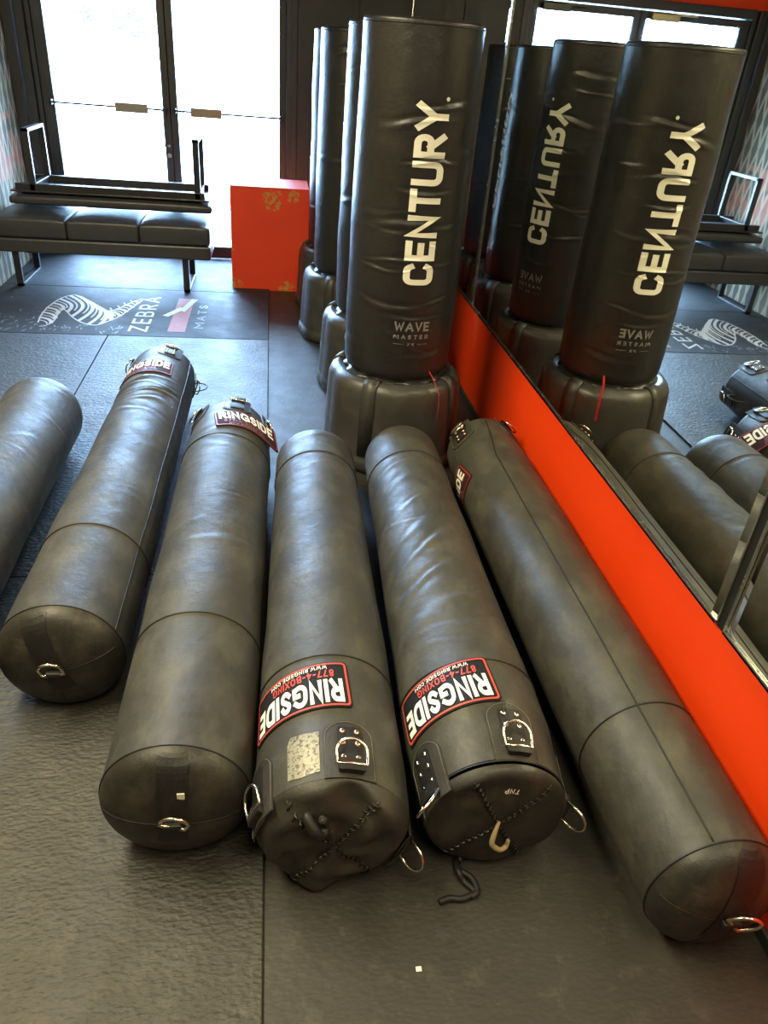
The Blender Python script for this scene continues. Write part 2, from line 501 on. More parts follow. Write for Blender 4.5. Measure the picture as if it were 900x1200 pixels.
bm = bmesh.new(); add_box(bm, WX - .012, WX, BY, DY - .07, FZ, .022, .003)
struct(from_bm('baseboard_right', bm, 'blackwall'))

def door_leaf(name, x0, x1, g0, g1, bar0, bar1, lock_x, pull_x):
    d = bpy.data.objects.new(name, None); COL.objects.link(d); d.location = ((x0 + x1) / 2, DY + .02, FZ); struct(d)
    cx = (x0 + x1) / 2; f = lambda x: x - cx
    bm = bmesh.new()
    add_box(bm, f(x0), f(g0), 0, .045, .005, 2.085, .004)
    add_box(bm, f(g1), f(x1), 0, .045, .005, 2.085, .004)
    add_box(bm, f(g0), f(g1), 0, .045, .005, .10, .004)
    add_box(bm, f(g0), f(g1), 0, .045, 2.03, 2.085, .004)
    from_bm('door_frame', bm, 'doorframe', d)
    box('glass_pane', f(g0), f(g1), .018, .026, .10, 2.03, 'glass', d)
    pb = tubes('push_bar', [[(f(g0 - .02), -.05, 1.128), (f(g1 + .02), -.05, 1.128)]], .0075, 'steel', d)
    bmh = bmesh.new(); add_box(bmh, f(bar0), f(bar1), -.075, -.03, 1.095, 1.16, .006); from_bm('bar_housing', bmh, 'bronze', pb)
    bmb = bmesh.new()
    for xx in (g0 - .02, g1 + .02): add_box(bmb, f(xx) - .012, f(xx) + .012, -.06, .001, 1.11, 1.146, .003)
    from_bm('bar_bracket', bmb, 'steel', pb)
    if lock_x is not None:
        V, F = tube_data([(f(lock_x), .001, .80), (f(lock_x), -.014, .80)], .017, n=20)
        mesh('lock', V, F, 'alu', d)
        V, F = tube_data([(f(lock_x), .001, .87), (f(lock_x), -.010, .87)], .012, n=20)
        mesh('lock', V, F, 'alu', d)
    tubes('pull_handle', [[(f(pull_x), .045, .86), (f(pull_x), .09, .88), (f(pull_x), .09, 1.10), (f(pull_x), .045, 1.12)]], .011, 'alu', d)
    if name == 'door_2':
        box('astragal', f(x0) - .02, f(x0) + .02, .046, .056, .01, 2.08, 'doorframe', d)
    bmc = bmesh.new(); add_box(bmc, f(g1) - .26, f(g1) - .02, -.05, .0, 2.02, 2.075, .008)
    add_box(bmc, f(g1) - .40, f(g1) - .2, -.06, -.045, 2.065, 2.075)
    from_bm('door_closer', bmc, 'brass' if name == 'door_1' else 'steel', d)
    return d
door_leaf('door_1', -1.743, -.794, GL0, GL1, -1.20, -.955, -.80 - .02, -.86)
door_leaf('door_2', -.790, GR1 + .052, GR0, GR1, -.63, -.39, None, -.70)

# outside
struct(box('pavement_outside', -30, 30, DY + .2, 60, -.25, -.02, 'pave'))
for (bx, by, zl, zh, w, n, lab) in ((-6.0, 30, 1.80, 2.30, .40, 150, 'small washed-out tree top seen through the left glass door, nearer the left jamb'), (-4.55, 30, 1.58, 2.22, .85, 380, 'wider washed-out tree top seen through the left glass door, nearer the middle stile')):
    t = thing('young_tree', lab, 'tree', (bx, by, -.02), 0, 'trees across the street')
    V = []; F = []; rnd = random.Random(int(-bx * 10))
    for i in range(n):
        a = rnd.uniform(0, 2 * PI); u = rnd.random() ** .5; k = rnd.uniform(-1, 1)
        rr = w * u * math.sqrt(1 - k * k) * (1 + .25 * math.sin(3 * a + k * 4))
        c = Vector((rr * math.cos(a), rr * math.sin(a), (zl + zh) / 2 + k * (zh - zl) / 2 * (1 + .2 * math.sin(5 * a))))
        d1 = Vector((rnd.gauss(0, 1), rnd.gauss(0, 1), rnd.gauss(0, 1))).normalized() * rnd.uniform(.05, .09); d2 = d1.orthogonal().normalized() * .035
        b = len(V); V += [c - d1, c + d2, c + d1, c - d2]; F.append((b, b + 1, b + 2, b + 3))
    mesh('foliage', V, F, 'leaf', t)
    tubes('trunk', [[(0, 0, 0), (.02, 0, .8), (0, .01, zl + .15)]], .018, 'bark', t)

# ------------------------------------------------------------------ mirrors on the right wall
MZ0, MZ1 = .497, 2.35
def mirror(y0, y1, lab):
    t = thing('wall_mirror', lab, 'mirror', (WX, (y0 + y1) / 2, MZ0), 0, 'mirror panels along the right wall')
    c = (y0 + y1) / 2; a, b = y0 - c, y1 - c; h = MZ1 - MZ0; bv = .028
    xf = XW - WX; xe = xf + .004
    V = [(xf, a + bv, 0), (xf, b - bv, 0), (xf, b - bv, h), (xf, a + bv, h),
         (xe, a, 0), (xe, b, 0), (xe, b, h), (xe, a, h), (0, a, 0), (0, b, 0), (0, b, h), (0, a, h)]
    F = [(0, 3, 2, 1), (0, 4, 7, 3), (1, 2, 6, 5), (4, 8, 11, 7), (5, 6, 10, 9), (3, 7, 11, 10, 6, 2), (0, 1, 5, 9, 8, 4), (8, 9, 10, 11)]
    o = mesh('mirror_glass', V, F, 'mirror', t)
    bm = bmesh.new()
    add_box(bm, xf - .006, 0, a - .002, b + .002, -.009, -.001, .001)
    add_box(bm, xf - .006, xf - .003, a - .002, b + .002, -.009, .003, .0008)
    from_bm('bottom_channel', bm, 'alu', t)
    for yy in (a - .006, b + .0005): box('edge_strip', xf - .003, 0, yy, yy + .0055, 0, h, 'alu', t)
    return t
for k_, (ja, jb) in enumerate(((1.2355, 1.2745), (3.8955, 3.9145))):
    struct(box('trim_%d' % (6 + k_), XW + .003, WX, ja, jb, MZ0 - .014, MZ1, 'backing'))
mirror(3.915, DY - .07, 'far mirror panel behind the row of upright bags, nearest the corner')
mirror(1.275, 3.895, 'middle mirror panel reflecting the white lettered upright bag')
mirror(-1.4, 1.235, 'near mirror panel at the right photo edge, before the vertical joint')

# ------------------------------------------------------------------ floor mats
def floor_mat(x0, x1, y0, y1, lab, mt='mat'):
    cx, cy = (x0 + x1) / 2, (y0 + y1) / 2; g = .0025
    t = thing('floor_mat', lab, 'mat', (cx, cy, FZ), 0, 'black rubber mats')
    box('mat_body', x0 - cx + g, x1 - cx - g, y0 - cy + g, y1 - cy - g, 0, -FZ, mt, t, .003, False, 2)
    return t
SX = -.022; DXm = -1.012
floor_mat(DXm, SX, 2.17, 4.68, 'bluish rubber mat before the zebra banner mat, under the far labelled bag ends')
floor_mat(DXm, SX, -.33, 2.17, 'large textured mat in the lower left foreground under the rounded bag ends')
floor_mat(-1.925, DXm, 2.17, 4.68, 'mat at the left photo edge under the plain rounded end of the cut-off bag')
floor_mat(-1.925, DXm, -.33, 2.17, 'mat outside the left frame edge under the cut-off bag')
floor_mat(-1.925, SX, 5.735, 6.72, 'smooth mat under the two benches by the glass doors', 'bannermat')
zm = floor_mat(-1.925, SX, 4.68, 5.735, 'banner mat with white zebra print and red block lying before the bench', 'bannermat')
zc = (( -1.925 + SX) / 2, (4.68 + 5.735) / 2)
flat = lambda u, v, o: Vector((u - zc[0], v - zc[1], -FZ + o))
up = [(-1.474, 4.883), (-1.495, 5.05), (-1.495, 5.208), (-1.462, 5.437), (-1.384, 5.543), (-1.26, 5.372), (-1.15, 5.16), (-1.055, 5.18), (-0.992, 5.362), (-0.919, 5.483)]
lo = [(-1.445, 4.81), (-1.40, 4.82), (-1.385, 4.93), (-1.40, 5.10), (-1.388, 5.20), (-1.30, 5.02), (-1.216, 4.90), (-1.118, 4.84), (-1.005, 5.05), (-0.914, 5.446)]
def spl(P, n=60):
    P = np.array(P); d = np.r_[0, np.cumsum(np.hypot(*np.diff(P, axis=0).T))]; t = np.linspace(0, d[-1], n)
    xs = np.interp(t, d, P[:, 0]); ys = np.interp(t, d, P[:, 1])
    k = np.array([1, 2, 3, 2, 1]) / 9.
    for _ in range(2):
        xs[2:-2] = np.convolve(xs, k, 'valid'); ys[2:-2] = np.convolve(ys, k, 'valid')
    return list(zip(xs, ys))
U_, L_ = spl(up), spl(lo)
zq = []
for P in (U_, L_): zq += stroke_poly(P, .010)
for i in range(2, 58, 2):
    a, b = Vector(U_[i]), Vector(L_[i]); dv = b - a; nr = Vector((-dv.y, dv.x)) * .16
    w0 = .010 + .014 * (i % 4 == 0)
    pts = [a + dv * s + nr * math.sin(PI * s) for s in np.linspace(.03, .80 if i % 4 else .97, 9)]
    for k, q in enumerate(stroke_poly(pts, w0)): zq.append(q)
for i in range(34, 58, 3):     # mane
    a = Vector(U_[i]); zq += stroke_poly([a, a + Vector((-.02, .05))], .008)
drape('zebra_print', zq, flat, .0006, 0, 'matwhite', zm, 0)
rot = lambda cx, cy: (lambda u, v, o: Vector((cx - v - zc[0], cy + u - zc[1], -FZ + o)))
drape('lettering', text_polys('ZEBRA', .118, .13, .30, .76), rot(-.85, 5.15), .0006, 0, 'matwhite', zm, 0)
blk = drape('red_block', [[Vector((-.37, -.055)), Vector((.37, -.055)), Vector((.37, .055)), Vector((-.37, .055))]], rot(-.612, 5.155), .0006, 0, 'matred', zm, 0)
drape('white_stroke', stroke_poly([(-.13, .085), (.02, .01), (.0, -.01), (.24, -.06)], .045), rot(-.62, 5.25), .0012, 0, 'matwhite', blk, 0)
drape('small_lettering', text_polys('MATS', .06, .16, .4, .5), rot(-.48, 5.12), .0006, 0, 'matgrey', zm, 0)
# splashes of white around the zebra
sp = []; rnd = random.Random(9)
for i in range(150):
    x = rnd.uniform(-1.80, -.95); y = rnd.uniform(4.72, 5.0) if rnd.random() < .8 else rnd.uniform(4.7, 5.5)
    if x > -1.5 and 4.86 < y < 5.5: continue
    l = rnd.uniform(.008, .035); a = rnd.uniform(-.5, .9)
    d = Vector((math.sin(a), math.cos(a))) * l; e = Vector((d.y, -d.x)) * .28
    c = Vector((x, y)); sp.append([c - d, c - e, c + d, c + e])
drape('splash_print', sp, flat, .0006, 0, 'matgrey', zm, 0)

# ------------------------------------------------------------------ wrinkled surfaces
class Tube:
    """bag skin: axis along +Y (horizontal, resting on z=0) or +Z (upright)"""
    def __init__(s, knots, zc=None, wr=(), upright=False, lump=0, seed=0):
        s.k = np.array(knots, float); s.zc = zc; s.wr = wr; s.upright = upright; s.lump = lump; s.zs = 1.0
        rn = np.random.RandomState(seed); s.ph = rn.uniform(0, 6.28, 12)
    def rad(s, t): return np.interp(t, s.k[:, 0], s.k[:, 1])
    def disp(s, t, phi):
        t = np.asarray(t, float); phi = np.asarray(phi, float); d = np.zeros(np.broadcast(t, phi).shape)
        for (t0, p0, slope, w, ext, amp) in s.wr:
            dp = (phi - p0 + PI) % (2 * PI) - PI
            x = (t - t0 - slope * dp - .010 * np.sin(dp * 2.3 + t0 * 40) - .006 * np.sin(dp * 5.7 + t0 * 90)) / (w * (.75 + .35 * np.sin(dp * 2.9 + t0 * 60)))
            g = np.exp(-(dp / ext) ** 4) * (.62 + .38 * np.sin(dp * 3.7 + t0 * 130))
            d += amp * g * (np.exp(-x * x) - .9 * np.exp(-((x - 1.7) / .9) ** 2))
        if s.lump:
            p = s.ph
            d += s.lump * (np.sin(t * 9 + p[0] + 1.3 * np.sin(phi + p[1])) * .5 + np.sin(t * 17 + 2 * phi + p[2]) * .35 + np.sin(2 * phi + p[3] + t * 4) * .5 + np.sin(3 * phi - t * 12 + p[4]) * .3)
        return d
    def P(s, t, phi, off=0):
        t = np.asarray(t, float); phi = np.asarray(phi, float)
        R = s.rad(t) + s.disp(t, phi) + off
        if s.upright: return R * np.sin(phi), -R * np.cos(phi), t + 0 * R
        z = (s.zc + R * np.cos(phi)) * s.zs
        z = np.where(z < .012, .002 + .010 * np.exp((z - .012) / .03) , z)
        return R * np.sin(phi), t + 0 * R, z
    def pt(s, t, phi, off=0):
        x, y, z = s.P(t, phi, off); return Vector((float(x), float(y), float(z)))

def grid(name, X, Y, Z, mat, parent, closed=True):
    """X,Y,Z arrays [n along, m around]"""
    n, m = X.shape
    V = np.stack([X, Y, Z], -1).reshape(-1, 3)
    i, j = np.meshgrid(np.arange(n - 1), np.arange(m if closed else m - 1), indexing='ij')
    jn = (j + 1) % m
    F = np.stack([i * m + j, (i + 1) * m + j, (i + 1) * m + jn, i * m + jn], -1).reshape(-1, 4)
    return mesh(name, V.tolist(), F.tolist(), mat, parent, True)

NPH = 112
PH = np.linspace(-PI, PI, NPH, endpoint=False)

def piping(tb, ts, parent, r=.0028, wob=0, mat='pipe', name='seam'):
    out = []
    for t in ts:
        pts = [tb.pt(t + wob * math.sin(a * 2 + t * 9), a, .0006) for a in np.linspace(-PI, PI, 72, endpoint=False)]
        out.append(tubes(name, [pts], r, mat, parent, True, 6))
    return out

def label(tb, t0, phi0, sg, tilt, parent, w=.27, h=.152, dim=False, lift=.004, curl=0):
    r0 = float(tb.rad(t0)); ct, st = math.cos(tilt), math.sin(tilt)
    def fm(u, v, o):
        a, b = u * ct - v * st, u * st + v * ct
        c = curl * max(0, (u / (w / 2))) ** 3 * .03
        return tb.pt(t0 + sg * b, phi0 + sg * a / r0, o + c)
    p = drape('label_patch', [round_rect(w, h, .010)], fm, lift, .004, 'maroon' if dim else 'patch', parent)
    p['label'] = 'black patch with red border and white lettering'
    o1 = round_rect(w - .008, h - .008, .010); i1 = round_rect(w - .018, h - .018, .007)
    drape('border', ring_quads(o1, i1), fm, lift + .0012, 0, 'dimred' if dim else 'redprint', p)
    sh = lambda q, du, dv: [[Vector((a.x + du, a.y + dv)) for a in f] for f in q]
    drape('lettering', sh(text_polys('RINGSIDE', .074, .22, .10, w - .028), 0, .022), fm, lift + .0016, 0, 'white', p, .008)
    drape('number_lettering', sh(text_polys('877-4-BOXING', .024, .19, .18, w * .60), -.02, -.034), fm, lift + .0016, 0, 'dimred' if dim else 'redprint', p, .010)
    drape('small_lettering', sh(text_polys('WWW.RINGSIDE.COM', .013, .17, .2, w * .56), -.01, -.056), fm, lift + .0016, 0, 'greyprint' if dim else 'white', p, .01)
    return p

def d_ring_path(w, h, n=14):
    """D in local (a,b): flat bar along a at b=0, bow to b=h"""
    pts = [(-w / 2, 0), (-w / 2, h * .45)]
    pts += [(w / 2 * math.cos(q), h * .45 + h * .55 * math.sin(q)) for q in np.linspace(PI, 0, n)][1:-1]
    pts += [(w / 2, h * .45), (w / 2, 0)]
    pts += [(w / 2 * (1 - 2 * k / 5), 0) for k in range(1, 5)]
    return pts

def strap_patch(tb, t0, phi0, sg, parent, rivets=True, ring=True, lift=.0035, raise_=.012, flat_ring=True, copper=True):
    """leather tab with riveted strap and ring. sg=+1: rounded top points to +t, ring towards -t end"""
    r0 = float(tb.rad(t0))
    def fm(u, v, o): return tb.pt(t0 + sg * v, phi0 + sg * u / r0, o)
    w, h = .115, .155
    out = [Vector((-w / 2, -h / 2)), Vector((w / 2, -h / 2)), Vector((w / 2, h * .22))] + [Vector(p) for p in arc(0, h * .22, w / 2, h * .28, 0, 180, 12)][1:-1] + [Vector((-w / 2, h * .22))]
    p = drape('strap_patch', [out], fm, lift, .0035, 'flap', parent)
    st = [fm(q.x * .93, q.y * .94, lift + .0006) for q in out]
    tubes('stitching', [st], .0008, 'thread', p, True, 5)
    drape('strap', [round_rect(.052, .120, .006)], lambda u, v, o: fm(u, v - .006, o), lift + .005, .005, 'band', p)
    if rivets:
        for v in ((.040, .008, -.030) if ring else (.04, .01, -.02, -.05)):
            for u in (-.016, .016):
                c = fm(u, v, lift + .0055); n = (fm(u, v, lift + .03) - c).normalized()
                e1 = n.orthogonal().normalized(); e2 = n.cross(e1)
                V = []; F = []
                for k, (rr, hh) in enumerate(((.0066, 0), (.0060, .0018), (.0035, .003))):
                    for a in range(12): V.append(c + e1 * rr * math.cos(a * PI / 6) + e2 * rr * math.sin(a * PI / 6) + n * hh)
                for k in range(2):
                    for a in range(12): F.append((k * 12 + a, k * 12 + (a + 1) % 12, (k + 1) * 12 + (a + 1) % 12, (k + 1) * 12 + a))
                F.append(tuple(24 + a for a in range(12)))
                mesh('rivet', V, F, 'copper' if copper else 'chrome', p, True)
    if ring:
        # fold of strap that holds the ring, ring lies back up the patch
        drape('strap_fold', [round_rect(.056, .030, .005)], lambda u, v, o: fm(u, v - .052, o), lift + .014, .012, 'band', p)
        if flat_ring:
            pts = [fm(a, b - .050, lift + .012 + .012 * (b / .055)) for a, b in d_ring_path(.062, .055)]
        else:
            base = fm(0, -.062, lift + .006); tip = fm(0, -.115, lift + .006)
            pts = []
            for a, b in d_ring_path(.058, .06):
                q = fm(a, -.062, lift + .006)
                n = (fm(0, -.062, .05) - fm(0, -.062, 0)).normalized(); ax = Vector((0, -sg, 0))
                pts.append(q + (ax * .65 - n * -.45).normalized() * b)
        tubes('d_ring', [pts], .0036, 'chrome', p, True, 8)
    return p

def dome_curve(R, d, p=2.2, n=22):
    out = []
    for a in np.linspace(0, PI / 2, n):
        out.append((d * (1 - math.cos(a) ** (2 / p)) , R * math.sin(a) ** (2 / p)))
    return out     # (t, r), from tip to seam

def flap_curve(R, c, b, n=14):
    out = [(-b * (1 - (q / (R - c)) ** 2), q) for q in np.linspace(0, R - c, n)]
    out += [(c * (1 - math.cos(a)), R - c + c * math.sin(a)) for a in np.linspace(0, PI / 2, 7)[1:]]
    return out

def end_surface(tb, curve, L, far, squash=0, crump=0, seed=0):
    """returns fn(rho, phi, off)->xyz on the end surface; curve = (t,r) list tip->rim"""
    C = np.array(curve); R = C[-1, 1]; rn = np.random.RandomState(seed); ph = rn.uniform(0, 6.28, 6)
    rim_t = C[-1, 0]
    def f(ti, ri, phi, off=0):
        t_b = L - ti if far else ti
        rim = L - rim_t if far else rim_t
        k = ri / R
        dd = tb.disp(rim, phi) * k ** 3
        r = ri + dd
        if crump:
            wv = crump * k * (np.sin(3 * phi + ph[0]) * .6 + np.sin(5 * phi + ph[1]) * .5 + np.sin(2 * phi + 14 * k + ph[2]) * .5 + np.sin(7 * phi + 9 * k + ph[3]) * .35)
            t_b = t_b + wv * (1 if k < .999 else 1) * (1 - max(0, (k - .93) / .07) * 1.0)
        t_b = t_b + (off if far else -off)
        z = (tb.zc + r * np.cos(phi)) * tb.zs
        z = np.where(z < .012, .002 + .010 * np.exp((z - .012) / .03), z)
        return r * np.sin(phi), t_b + 0 * r, z
    return f

def end_mesh(name, tb, curve, L, far, mat, parent, crump=0, seed=0):
    f = end_surface(tb, curve, L, far, 0, crump, seed)
    X = []; Y = []; Z = []
    for (t, r) in curve:
        x, y, z = f(t, max(r, .0004), PH); X.append(x + 0 * PH); Y.append(y + 0 * PH); Z.append(z + 0 * PH)
    X, Y, Z = np.array(X), np.array(Y), np.array(Z)
    if far: X, Y, Z = X[::-1], Y[::-1], Z[::-1]
    o = grid(name, X, Y, Z, mat, parent)
    C = np.array(curve)
    def g(rho, phi, off=0):
        k = np.interp(rho, C[:, 1], np.arange(len(C)))
        t = np.interp(k, np.arange(len(C)), C[:, 0])
        x, y, z = f(t, max(rho, .0004), phi, off)
        return Vector((float(x), float(y), float(z)))
    return o, g

def heavy_bag(lab, x0, k, y0, y1, r0, r1, near, far, seams, wr=(), lump=.0016, seed=0, zf=0.0, taper=None, bulge=(), oval=1.0):
    L = y1 - y0
    th = math.atan(k)
    t = thing('heavy_bag', lab, 'punching bag', (x0 + k * y0, y0, zf), -th, 'heavy bags lying on the floor')
    dn = .075 if near == 'dome' else .035
    df = (.15 if zf == 0 else .13) if far == 'dome' else .035
    kn = [(0, r0), (L - df, r1)] if not taper else [(0, r0), (L - .28, r1), (L - .12, r1 * (1 + taper) / 2), (L - df, r1 * taper), (L, r1 * taper)]
    if bulge: kn = kn[1:]
    for (bt, br) in bulge: kn.append((bt, br))
    kn.sort()
    tb = Tube(kn, (r0 + r1) / 2 * .985, wr, False, lump, seed); tb.zs = oval
    ts = np.arange(dn, L - df + 1e-6, (L - df - dn) / int((L - df - dn) / .008))
    T, Q = np.meshgrid(ts, PH, indexing='ij')
    X, Y, Z = tb.P(T, Q)
    grid('body', X, Y, Z, 'bag', t)
    piping(tb, seams, t)
    return t, tb, L, dn, df

def dome_end(t, tb, L, far, d, band=True, ring=True, seamlines=True, band_phi=0.0, ring_rot=0.3):
    R = float(tb.rad(L - d if far else d))
    cv = dome_curve(R, d, 2.2 if band else 2.0)
    o, g = end_mesh('end_cap', tb, cv, L, far, 'cap' if band else 'bag', t)
    if band: piping(tb, [L - d if far else d], t, .0022)
    if seamlines:
        for a in (.0, PI / 2 + .25):
            pts = [g(q * R, a + band_phi + PI / 2, .0004) for q in np.linspace(.97, .02, 16)] + [g(q * R, a + band_phi + 3 * PI / 2, .0004) for q in np.linspace(.02, .97, 16)]
            tubes('seam', [pts], .0011, 'pipe', o, False, 5)
    if band:
        polys = [[Vector((-.032, v0)), Vector((.032, v0)), Vector((.032, v0 + .02)), Vector((-.032, v0 + .02))] for v0 in np.arange(-.06, R * .93, .02)]
        def fm(u, v, off):
            a = math.atan2(u, v) + band_phi; q = math.hypot(u, v); return g(min(q, R), a, off)
        drape('end_strap', polys, fm, .0022, 0, 'band', o, .012)
    if ring:
        c = g(.004, band_phi, .004); s = 1 if far else -1
        ca, sa = math.cos(ring_rot), math.sin(ring_rot)
        pts = []
        for a, b in d_ring_path(.058, .052):
            x, zz = a * ca - b * sa, a * sa + b * ca
            pts.append(c + Vector((x, s * (.006 + .35 * abs(b)), zz)))
        tubes('d_ring', [pts], .0042, 'chrome', t, True, 8)
        bm = bmesh.new(); add_box(bm, c.x - .02, c.x + .02, c.y - .010, c.y + .012, c.z - .009, c.z + .006, .003)
        from_bm('ring_loop', bm, 'band', t)
    return o, g

def flap_end(t, tb, L, far, crump=0, seed=0, lace=True, x_rot=.7, mat='flap', c=.035, b=.012, dropped=()):
    R = float(tb.rad(L - c if far else c))
    cv = flap_curve(R, c, b)
    o, g = end_mesh('end_flap', tb, cv, L, far, mat, t, crump, seed)
    if lace:
        paths = []; groove = []
        for kx in range(4):
            a = x_rot + kx * PI / 2 + (.18 if kx % 2 else -.1)
            groove.append([g(R * q, a, .0006) for q in np.linspace(.03, .93, 18)])
            qs = np.linspace(.10, .88, 9)
            for i, q in enumerate(qs):
                w = .009 / (R * q + .02)
                paths.append([g(R * (q - .02), a - w, .0022), g(R * q, a, .0042), g(R * (q + .025), a + w, .0022)])
        tubes('seam', groove, .0016, 'pipe', o, False, 5)
        tubes('lacing', paths, .0022, 'lace', o, False, 6)
        dash = []
        for kx in (0, 2, 3):
            a = x_rot + kx * PI / 2 + (.18 if kx % 2 else -.1)
            for q in np.arange(.16, .86, .1):
                dash.append([g(R * q, a + .03, .0042), g(R * (q + .045), a + .03, .0042)])
        tubes('worn_thread', dash, .0015, 'thread', o, False, 5)
    return o, g

D = math.radians
rnd = random.Random(3)
def wrinkles(n, t0, t1, phis, amp, ext=(.4, .9), w=(.012, .022), seed=1):
    rr = random.Random(seed); out = []
    for i in range(n):
        out.append((rr.uniform(t0, t1), D(rr.uniform(*phis)), rr.uniform(-.10, .10), rr.uniform(*w), rr.uniform(*ext), amp * rr.uniform(.25, 1)))
    return out

# --- A: second from left, label at far end
yA = 1.525
wrA = [(1.62, D(-8), .02, .020, .95, .009), (1.55, D(5), .03, .018, .9, .008), (1.71, D(10), .02, .018, .7, .006), (1.45, D(-5), .02, .02, .8, .005), (1.34, D(15), -.02, .025, .7, .004)] + wrinkles(7, .5, 1.4, (-50, 50), .0012, seed=5)
A, tA, LA, dn, df = heavy_bag('leftmost complete heavy bag lying flat, label and strap at its far end, rounded end near', -.59, .015, yA, 3.67, .166, .158, 'dome', 'flap', [2.0 - yA], wrA, .002, 1, 0, .93)
dome_end(A, tA, LA, False, .075, band_phi=D(-18), ring_rot=.1)
flap_end(A, tA, LA, True, .008, 3, lace=False)
label(tA, LA - .32, D(-17), 1, D(2), A, .27, .15, True)
strap_patch(tA, LA - .085, D(18), -1, A, copper=False)
strap_patch(tA, LA - .085, D(-72), -1, A, rivets=False)
strap_patch(tA, LA - .085, D(108), -1, A, rivets=False)
tubes('lace_loop', [[tA.pt(LA - .25, D(88), .0), tA.pt(LA - .24, D(88), .035), tA.pt(LA - .22, D(88), .06), tA.pt(LA - .18, D(88), .065), tA.pt(LA - .15, D(88), .04), tA.pt(LA - .15, D(88), .0)]], .003, 'lace', A)
tubes('long_seam', [[tA.pt(q, D(62), .0005) for q in np.linspace(.08, LA - .04, 90)]], .0022, 'pipe', A, False, 6)
# --- B
yB = 1.045
B, tB, LB, dn, df = heavy_bag('dusty heavy bag with a white tag on its rounded near end, label at far end', -.238, .021, yB, 3.0, .163, .171, 'dome', 'flap', [1.557 - yB, 2.62 - yB], wrinkles(12, .8, 1.6, (-45, 45), .0018, seed=8), .002, 2, 0, .86)
ob, gB = dome_end(B, tB, LB, False, .075, band_phi=D(2), ring_rot=-.35)
q = gB(.085, D(15), .002); bm = bmesh.new(); add_box(bm, q.x - .008, q.x + .008, q.y - .002, q.y + .001, q.z - .009, q.z + .009, .001); from_bm('white_tag', bm, 'tag', ob)
flap_end(B, tB, LB, True, .016, 5, lace=False)
label(tB, LB - .235, D(30), 1, D(9), B, .27, .15, True, .006, 1)
strap_patch(tB, LB - .075, D(12), -1, B, rivets=False, copper=False)
strap_patch(tB, LB - .075, D(80), -1, B, copper=False)
strap_patch(tB, LB - .075, D(-60), -1, B, rivets=False)
# --- C
yC = .980
C_, tC, LC, dn, df = heavy_bag('heavy bag in the middle with a silver sticker beside its label, crumpled laced end near', .100, .027, yC, 2.82, .176, .158, 'flap', 'dome', [1.385 - yC, 2.52 - yC], wrinkles(6, 1.2, 1.8, (-45, 45), .0011, seed=3), .0022, 3, FZ, None, ((.0, .168), (.14, .1745)))
oC, gC = flap_end(C_, tC, LC, False, .016, 11, x_rot=D(40), c=.045, b=.004)
dome_end(C_, tC, LC, True, .13, band=False, ring=False, seamlines=False)
label(tC, 1.275 - yC, D(-30), -1, D(3.5), C_, .27, .146)
strap_patch(tC, 1.092 - yC, D(11), 1, C_)
strap_patch(tC, 1.065 - yC, D(-68), 1, C_, rivets=False)
strap_patch(tC, 1.075 - yC, D(112), 1, C_, flat_ring=False, rivets=False)
m_, nt, b_ = new_mat('silver_sticker'); v_ = objvec(nt)
nt.links.new(ramp(nt, noise(nt, v_, 130, 5, .7), [(.40, (.07, .065, .05)), (.50, (.30, .285, .22))]), b_.inputs['Base Color']); b_.inputs['Roughness'].default_value = .4; b_.inputs['Metallic'].default_value = .25
M['sticker'] = m_
stk = drape('silver_sticker', [[Vector(p) for p in ((-.037, -.055), (.03, -.058), (.037, -.04), (.037, .052), (.01, .057), (-.037, .05))]], lambda u, v, o: tC.pt(1.085 - yC - v, D(-23) - u / .176, o), .0012, .001, 'sticker', C_)
tubes('lace', [[gC(.12, D(-22), .004), gC(.135, D(-26), .02), gC(.11, D(-24), .03), gC(.085, D(-20), .03), gC(.09, D(-12), .018), gC(.115, D(-14), .016), gC(.075, D(-16), .010), gC(.03, D(-10), .005)]], [.004, .010, .012, .010, .008, .009, .006, .003], 'lace', oC)
# --- D
yD = 1.010
wrD = [(1.42, D(-35), .06, .020, .55, .0035), (1.27, D(-40), .08, .022, .5, .004), (1.10, D(-38), .10, .024, .55, .0045), (.94, D(-35), .12, .026, .6, .0055), (.82, D(-30), .13, .028, .65, .006), (.70, D(-25), .12, .030, .7, .006), (.57, D(-15), .10, .028, .8, .006), (.48, D(5), .05, .024, .7, .004)] + wrinkles(12, .35, 1.5, (-60, 20), .0022, seed=12)
D_, tD, LD, dn, df = heavy_bag('wrinkled heavy bag second from the mirror wall, laced flat end near with an ochre cord', .474, .023, yD, 2.87, .184, .154, 'flap', 'dome', [1.342 - yD, 2.53 - yD], wrD, .002, 4, FZ, None, ((0, .162), (.05, .165), (.20, .181)))
oD, gD = flap_end(D_, tD, LD, False, .004, 6, x_rot=D(52), mat='cap', c=.022, b=.010)
piping(tD, [.03], D_, .0022)
dome_end(D_, tD, LD, True, .13, band=False, ring=False, seamlines=False)
label(tD, 1.262 - yD, D(-35), -1, D(4), D_, .27, .148)
strap_patch(tD, 1.118 - yD, D(12), 1, D_, copper=False)
strap_patch(tD, 1.085 - yD, D(-66), 1, D_, flat_ring=False, copper=False)
strap_patch(tD, 1.105 - yD, D(96), 1, D_, flat_ring=False, rivets=False)
tubes('ochre_cord', [[gD(.012, 0, .003), gD(.02, D(-150), .016), gD(.045, D(-165), .022), gD(.065, D(172), .022), gD(.07, D(158), .014), gD(.055, D(148), .012)]], [.004, .006, .0065, .006, .006, .004], 'ochre', oD)
drape('small_lettering', text_polys('TNP', .014, .18, .2, .035), lambda u, v, o: gD(math.hypot(.11 * math.cos(.12) - v * -1, 0) if False else .105 - v * -1 * -1, D(10) - u / .105, o), .0012, 0, 'white', oD, 0)
